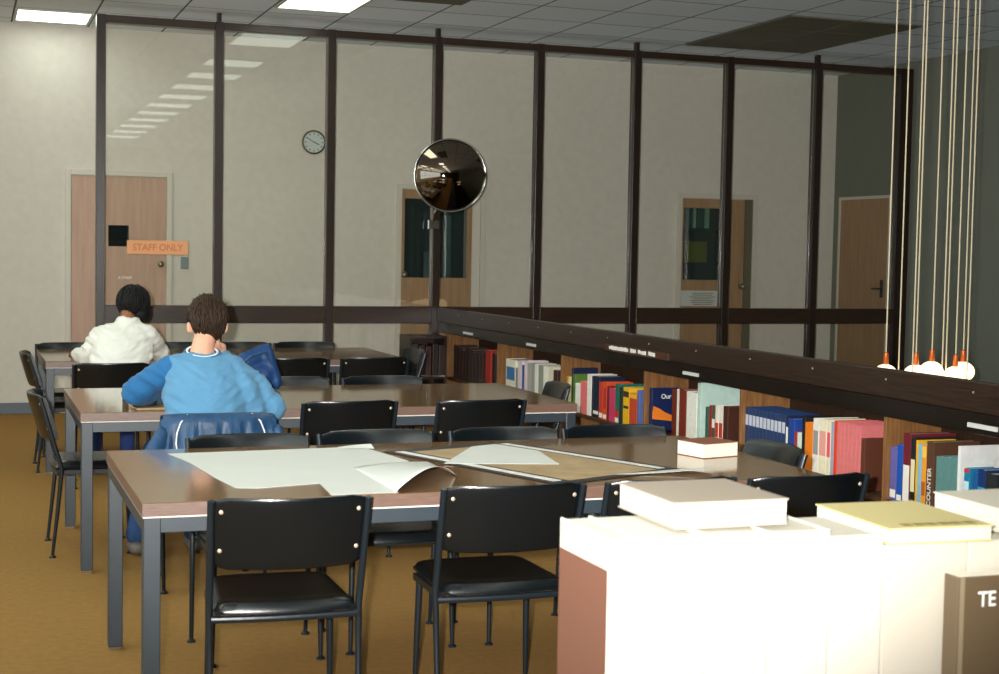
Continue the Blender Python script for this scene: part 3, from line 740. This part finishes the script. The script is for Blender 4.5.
# jacket over the chair of the person in blue
jk = thing('jacket','navy nylon jacket with white piping hung over a chair back','jacket',(1.04,6.52,.0))
def jf(u,v):
    # u across, v from front hem (0) over the top (.3) down the back (1)
    x = (u-.5)*2
    wav = .010*math.sin(x*17+v*3)+.007*math.sin(x*31+1)
    if v < .25:
        t_ = v/.25; z = .62+(.785-.62)*t_; y = .052-.018*t_; w = .235
    elif v < .35:
        t_ = (v-.25)/.10; a = PI*t_; z = .785+.012*math.sin(a); y = .012+.030*math.cos(a)-.0*t_; w = .235
    else:
        t_ = (v-.35)/.65; z = .785-.46*t_; y = -.030-.045*min(1,t_*2.2); w = .25+.055*t_
        y -= .02*t_
    bowy = -.05*(1-min(1,(x*.25/.24)**2))
    return (x*w+.012*math.sin(v*9)*x, y+bowy+(wav if v > .35 else 0)*min(1,max(0,v-.35)*5), z-.012*abs(x)**4)
MB().grid(jf,48,36,thick=.006,nrm=lambda u,v:(0,-1 if v>.3 else 1,.3)).build('jacket_body','jacket',jk,smooth='all')
for s in (-1,1):
    pts = [V(jf(.5+s*(.33+.07*abs(math.sin(k/10*2))),.315+.62*k/10))+V((0,-.012,0)) for k in range(11)]
    pts = [p+V((s*(.030*math.sin(min(k/4.5,1)*PI)-.02),0,0)) for k,p in enumerate(pts)]
    MB().tube(pts,.0035,6).build('piping','whiteprint',jk,smooth='all')
blob([[((-.25,-.05,.70),(.035,.03,.05)),((-.30,-.09,.60),(.045,.04,.06)),((-.31,-.08,.40),(.04,.035,.05))]],'sleeve','jacket',jk,voxel=.01)
blob([[((.25,-.05,.70),(.03,.03,.05)),((.29,-.07,.60),(.04,.04,.06)),((.29,-.07,.42),(.036,.035,.05))]],'sleeve','jacket',jk,voxel=.01)

# ------------------------------------------------------------------ people
def hand(mb_chains, wrist, palm, fdir, spread, thumb, L=.07, r=.0085):
    """palm centre, finger direction, spread axis"""
    w, p, d, s = V(wrist), V(palm), V(fdir).normalized(), V(spread).normalized()
    down = V((0,0,-1))
    mb_chains.append([(w,(.022,.022,.020)),(p,(.033,.033,.018))])
    for k, ln in zip((-1.5,-.5,.5,1.5),(.8,1.0,.95,.75)):
        a = p+d*.025+s*k*.018; b = a+d*L*.5*ln; c = b+(d*.8+down*.6)*L*.35*ln; e = c+(d*.3+down*.9)*L*.25*ln
        mb_chains.append([(a,r*1.1),(b,r),(c,r*.92),(e,r*.8)])
    a = p-d*.01+s*thumb*.03; b = a+(s*thumb*.7+d*.7)*.03; c = b+(d+s*thumb*.1)*.025
    mb_chains.append([(a,r*1.3),(b,r*1.1),(c,r)])

def locks(mb, c, rad, n, ln, r, zmin, rnd, face=.35, ear=-9):
    for _ in range(n):
        th = rnd.uniform(0,2*PI); ph = math.acos(rnd.uniform(-.35,1))
        d = V((math.sin(ph)*math.cos(th), math.sin(ph)*math.sin(th), math.cos(ph)))
        if d.y > face and d.z < .45: continue
        pts = []; tp = []
        sw = rnd.uniform(-.35,.35); l = ln*rnd.uniform(.7,1.3); lift = rnd.uniform(.99,1.06)
        ax = V((-math.sin(th+sw), math.cos(th+sw), 0))
        for k in range(5):
            a = ph+k/4*l/rad[2]
            q = Matrix.Rotation(k/4*l/rad[2],3,ax) @ d
            p = V((q.x*rad[0],q.y*rad[1],q.z*rad[2]))*(lift+.015*k*rnd.uniform(-.3,1))
            if p.z < ear and p.y > -.05: p.z = ear+rnd.uniform(-.008,.008)
            if p.z < zmin: p.z = zmin+rnd.uniform(-.008,.006)
            pts.append(c+p); tp.append(r*(1,1.1,1,.75,.25)[k])
        mb.tube(pts,r,5,taper=tp)

# --- person in blue
rnd = random.Random(3)
hc = V((1.088,7.17,1.163))
ch = []
ch.append([((1.045,7.07,.99),.062),((1.062,7.11,1.06),.054),((1.078,7.13,1.11),.055)])
ch.append([((1.045,7.07,.99),.055),((1.04,7.0,.85),(.12,.06,.08)),((1.035,6.9,.55),(.11,.07,.06))])
ch.append([((1.04,7.05,.95),.05),((.905,7.05,.942),.045),((.755,7.15,.83),.04),((.97,7.42,.79),.024)])
ch.append([((1.04,7.05,.95),.05),((1.18,7.05,.94),.045),((1.38,7.03,.755),.04),((1.19,7.285,.975),.024)])
ch.append([(hc,(.076,.092,.10))]); ch.append([(hc+V((.01,.045,-.035)),(.058,.065,.075))]); ch.append([(hc+V((.012,.085,-.075)),(.035,.03,.03))])
ch.append([(hc+V((.012,.103,-.03)),(.012,.018,.018)),(hc+V((.01,.098,-.0)),(.009,.012,.012))])
for s in (-1,1):
    ch.append([(hc+V((s*.030+.008,.088,.002)),.014)])
    ch.append([(hc+V((s*.076,.0,-.035)),(.012,.018,.026)),(hc+V((s*.091,-.006,-.030)),(.008,.016,.028))])
# forearms and hands
hand(ch,(.985,7.44,.785),(1.03,7.49,.775),(.7,.6,-.1),(-.6,.7,0),1,L=.07)
hand(ch,(1.18,7.30,.99),(1.165,7.285,1.035),(-.25,.1,1),(.2,.9,0),-1,L=.055)
p1 = blob(ch,'person','skin',None,voxel=.0055,smooth=4,loc=(1.035,6.92,0))
tag(p1,'person with short brown hair in light blue sweatshirt, seated with back turned at middle table','person')
def local(chs, o=(1.035,6.92,0)): return [[(V(c)-V(o),r) for c,r in chn] for chn in chs]
tors = [[((1.035,6.88,.475),(.155,.12,.07)),((1.035,6.90,.62),(.165,.12,.1)),((1.045,6.965,.82),(.20,.12,.11)),((1.045,7.035,.945),(.175,.095,.07))],
        [((.915,7.045,.95),.062),((1.04,7.05,.972),(.07,.07,.055)),((1.175,7.045,.945),.064)]]
blob(local(tors+[[((1.18,7.05,.94),.070),((1.285,7.05,.86),.072),((1.378,7.025,.755),.064)],[((1.22,6.99,.86),.075),((1.27,6.99,.76),.07)],[((1.372,7.04,.76),.060),((1.28,7.17,.87),.050),((1.19,7.285,.975),.040)]]),'sweatshirt','blue',p1,voxel=.009,smooth=7,folds=.0065)
blob(local([[((.905,7.05,.942),.069),((.83,7.10,.89),.068),((.755,7.15,.83),.066)],[((.755,7.15,.83),.064),((.86,7.30,.80),.05),((.97,7.42,.79),.036)]]),'sleeve','blue2',p1,voxel=.009,smooth=7,folds=.006)
ring = [V((1.049+.071*math.cos(a),7.062+.066*math.sin(a),1.030+.022*math.sin(a)))-V((1.035,6.92,0)) for a in [k*PI/16 for k in range(33)]]
MB().tube([p+V((0,0,-.006)) for p in ring],.0055,8).build('collar','white',p1,smooth='all')
ring2 = [p+V((0,-.002,-.013))+V(((p.x-.012)*.10,0,0)) for p in ring]
MB().tube(ring2,.010,8).build('neckband','blue2',p1,smooth='all')
legs = []
for x0,x1,x2 in ((.96,.86,.79),(1.11,1.15,1.07)):
    legs.append([((x0,6.92,.52),(.085,.09,.075)),((x1,7.28,.53),(.065,.07,.065))]); legs.append([((x1,7.28,.52),.064),(((x1+x2)/2,7.36,.3),.056),((x2,7.42,.11),.055)])
legs.append([((.93,6.88,.50),(.1,.1,.06)),((1.14,6.88,.50),(.1,.1,.06))])
blob(local(legs),'jeans','jeans',p1,voxel=.011,smooth=5)
for x in (.79,1.07):
    blob(local([[((x,7.40,.045),(.042,.05,.036)),((x,7.53,.035),(.042,.06,.028))]]),'shoe',mat('grey shoe',(96,90,84),.6),p1,voxel=.008,smooth=3)
hm = MB(); hm.ball(hc+V((0,-.016,.018))-V((1.035,6.92,0)),(.088,.098,.104),3); hm.ball(hc+V((0,-.050,-.046))-V((1.035,6.92,0)),(.066,.05,.055),3)
locks(hm,hc+V((0,-.010,.008))-V((1.035,6.92,0)),(.090,.102,.112),900,.055,.0046,-.078,rnd,ear=-.002)
for _ in range(90):
    a_ = rnd.uniform(0,2*PI); e_ = rnd.uniform(.1,1.0); d_ = V((math.cos(a_)*math.sin(e_),math.sin(a_)*math.sin(e_),math.cos(e_)))
    p_ = hc+V((0,-.010,.008))-V((1.035,6.92,0))+V((d_.x*.088,d_.y*.1,d_.z*.11)); q_ = p_+d_*rnd.uniform(.008,.02)+V((rnd.uniform(-.012,.012),rnd.uniform(-.012,.012),0))
    hm.tube([p_-d_*.01,p_+d_*.004,q_],.004,5,taper=[.005,.004,.0008])
hm.build('hair','hairb',p1,smooth='all')

# --- person in white
ho = V((1.035,9.98,1.14)); o2 = (.9,9.77,0)
ch = [[((.985,9.88,1.0),.050),((1.0,9.93,1.08),.050)],[((.985,9.88,1.0),.055),((.93,9.8,.8),(.12,.07,.08)),((.90,9.73,.55),(.11,.07,.06))],[((.97,9.87,.95),.05),((.82,9.88,.92),.045),((.745,9.95,.80),.04),((.705,10.20,.792),.022)],[((.97,9.87,.95),.05),((1.12,9.88,.92),.045),((1.23,10.06,.80),.035),((1.225,10.28,.79),.02)],[(ho,(.078,.092,.10))],[(ho+V((.0,.05,-.035)),(.056,.06,.07))],[(ho+V((0,.1,-.03)),(.011,.016,.018))]]
for s in (-1,1): ch.append([(ho+V((s*.028,.088,.0)),.013)]); ch.append([(ho+V((s*.078,0,-.03)),(.008,.016,.026))])
hand(ch,(.70,10.22,.79),(.692,10.27,.792),(-.1,.9,-.1),(.9,.3,0),1,L=.07)
hand(ch,(1.22,10.30,.785),(1.20,10.37,.785),(-.3,.9,-.1),(.9,.3,0),-1,L=.07)
p2 = blob(ch,'person','skin2',None,voxel=.0065,smooth=4,loc=o2)
tag(p2,'person with black hair in a white shirt, seated back to camera at the farthest table','person')
tors = [[((.90,9.72,.475),(.155,.12,.07)),((.90,9.73,.62),(.165,.12,.1)),((.94,9.79,.80),(.205,.125,.11)),((.965,9.86,.93),(.19,.10,.08))],
 [((.83,9.87,.93),.068),((.975,9.88,.975),(.075,.07,.055)),((1.11,9.87,.935),.07)],
 [((.83,9.88,.92),.080),((.775,9.92,.84),.074),((.755,9.96,.79),.066)],[((.755,9.96,.79),.062),((.72,10.1,.79),.05),((.702,10.19,.792),.040)],[((.985,9.885,.99),(.09,.075,.03)),((.995,9.90,1.04),(.072,.070,.020))],
 [((1.12,9.88,.92),.074),((1.20,9.98,.82),.064),((1.23,10.06,.80),.055)],[((1.23,10.06,.80),.055),((1.225,10.28,.79),.036)]]
blob(local(tors,o2),'shirt','white',p2,voxel=.010,smooth=6,folds=.008)
legs = []
for x0,x1,x2 in ((.82,.80,.80),(.98,1.02,1.02)):
    legs.append([((x0,9.75,.52),(.085,.09,.075)),((x1,10.12,.53),(.065,.07,.065))]); legs.append([((x1,10.12,.52),.062),((x2,10.16,.3),.054),((x2,10.18,.11),.05)])
blob(local(legs,o2),'trousers',mat('blue trousers',(36,60,120),.8),p2,voxel=.012,smooth=5)
for x in (.80,1.02): blob(local([[((x,10.16,.045),(.04,.045,.036)),((x,10.28,.033),(.04,.055,.026))]],o2),'shoe','ink',p2,voxel=.009,smooth=3)
hm = MB(); hq = ho-V(o2)
hm.ball(hq+V((0,-.012,.010)),(.100,.104,.108),3); hm.ball(hq+V((.035,-.030,-.06)),(.072,.07,.075),3); hm.ball(hq+V((.005,-.045,-.075)),(.074,.05,.05),3)
locks(hm,hq+V((0,-.012,.008)),(.101,.105,.110),420,.13,.004,-.100,rnd)
hm.build('hair','hairk',p2,smooth='all')

# ------------------------------------------------------------------ foreground book stack on a low case
lc = thing('low_bookcase','low dark bookcase in the right foreground under the big cream volumes','bookcase',(.9,2.0,0))
MB().box(0,1.3,0,.42,.735,.765).build('top_board','dwood_h',lc,bevel=.003)
for x in (0,.64,1.275): MB().box(x,x+.025,.01,.41,.0,.734).build('upright','owood',lc)
MB().box(.025,.64,.01,.4,.36,.385).box(.665,1.275,.01,.4,.36,.385).build('shelf','shelfwood',lc)
MB().box(.0,1.3,.41,.42,.0,.734).build('back_panel','back',lc)
def vol(x0,x1,y0,y1,z0,z1,cm,label,group=None,left=None):
    t = thing('book',label,'book',((x0+x1)/2,y0,z0),0,group)
    w = (x1-x0)/2-.0008; c = .0035; D = y1-y0; h = z1-z0
    MB().box(-w,w,0,c,0,h).box(-w,-w+c,c,D,0,h).box(w-c,w,c,D,0,h).build('cover',cm,t,bevel=.0015)
    MB().box(-w+c,w-c,c,D-.006,.003,h-.003).build('pages','pagefg',t)
    if left: MB().box(-w-.001,-w,.001,D-.002,0,h-left).build('side_panel','brownb',t)
    return t
FB = 'tall volumes in the right foreground'
vol(.935,.990,2.1,2.30,.766,1.077,'fg','overexposed cream volume at left end of foreground row with brown side','' or FB,left=.05)
vol(.992,1.105,2.1,2.31,.766,1.075,'fg2','wide ivory volume second from left in foreground row',FB)
vol(1.107,1.218,2.1,2.31,.766,1.076,'fg','wide cream volume under the lying greige book in foreground row',FB)
vol(1.220,1.331,2.1,2.31,.766,1.074,'fg2','wide ivory volume just left of the faint seam in foreground row',FB)
vol(1.333,1.432,2.1,2.29,.766,1.062,'fg2','narrower ivory volume left of the mustard covered book',FB)
vol(1.434,1.60,2.1,2.32,.766,1.043,'fg','cream volume under the mustard covered book',FB)
vol(1.602,1.80,2.1,2.32,.766,1.041,'fg2','cream volume behind the olive brown TE book',FB)
def lying(x0,x1,y0,y1,z0,z1,cm,label,rz=0):
    t = thing('book',label,'book',((x0+x1)/2,(y0+y1)/2,z0),math.radians(rz))
    a,b,h = (x1-x0)/2,(y1-y0)/2,z1-z0
    MB().box(-a,a,-b,b,0,.003).box(-a,a,-b,b,h-.003,h).build('cover',cm,t,bevel=.001)
    MB().box(-a+.003,a-.003,-b+.003,b-.003,.003,h-.003).build('pages','pagefg',t)
    return t
lying(1.065,1.272,2.135,2.355,1.0785,1.122,'greytop','thick pale book with greige cover lying on the foreground volumes')
yb = lying(1.442,1.642,2.085,2.335,1.0445,1.072,'yel','mustard yellow covered book lying on the right foreground volumes',-3)
ll = MB()
for k in range(6): ll.box(-.06+k*.024,-.043+k*.024+.003*(k%2),-.108,-.088,.0276,.0280)
ll.build('cover_print',mat('brown print',(120,100,50),.5),yb)
lying(1.70,1.90,2.12,2.34,1.0425,1.085,'fg2','pale book lying at the right edge of the foreground volumes')
te = thing('book','olive brown book reading TE leaning at right edge of the foreground','book',(1.545,2.05,.771))
MB().box(0,.26,0,.038,0,.222).build('cover','te',te,bevel=.002)
MB().box(.004,.013,-.0008,0,0,.222).build('hinge_strip',mat('hinge',(130,116,92),.5),te)
MB().box(.004,.256,.003,.035,.2221,.2226).build('pages','page',te)
text_obj('TE',.036,'whiteprint',te,mt=Matrix.Translation((.040,-.001,.182)) @ RX90,depth=.0005,align='LEFT',sx=.9)

# ------------------------------------------------------------------ light
fl = bpy.data.lights.new('camera flash','SPOT'); fl.energy = 2250; fl.spot_size = math.radians(61); fl.spot_blend = 1; fl.shadow_soft_size = .025; fl.color = (1,.985,.95)
fo = bpy.data.objects.new('camera flash',fl); COL.objects.link(fo)
fo.location = V((0,0,1.517))+r_*(-.10)+u_*.05+f_*.02
fo.rotation_euler = (f_*1500+r_*(60)+u_*200).to_track_quat('-Z','Y').to_euler()
wd = bpy.data.worlds.new('world'); scene.world = wd; wd.use_nodes = True
wd.node_tree.nodes['Background'].inputs[0].default_value = (.80,.92,1,1); wd.node_tree.nodes['Background'].inputs[1].default_value = 2.3  # cool fill entering through the added left window
scene.view_settings.view_transform = 'Standard'; scene.view_settings.look = 'None'
scene.view_settings.exposure = .17; scene.view_settings.gamma = 1; scene.view_settings.use_curve_mapping = False
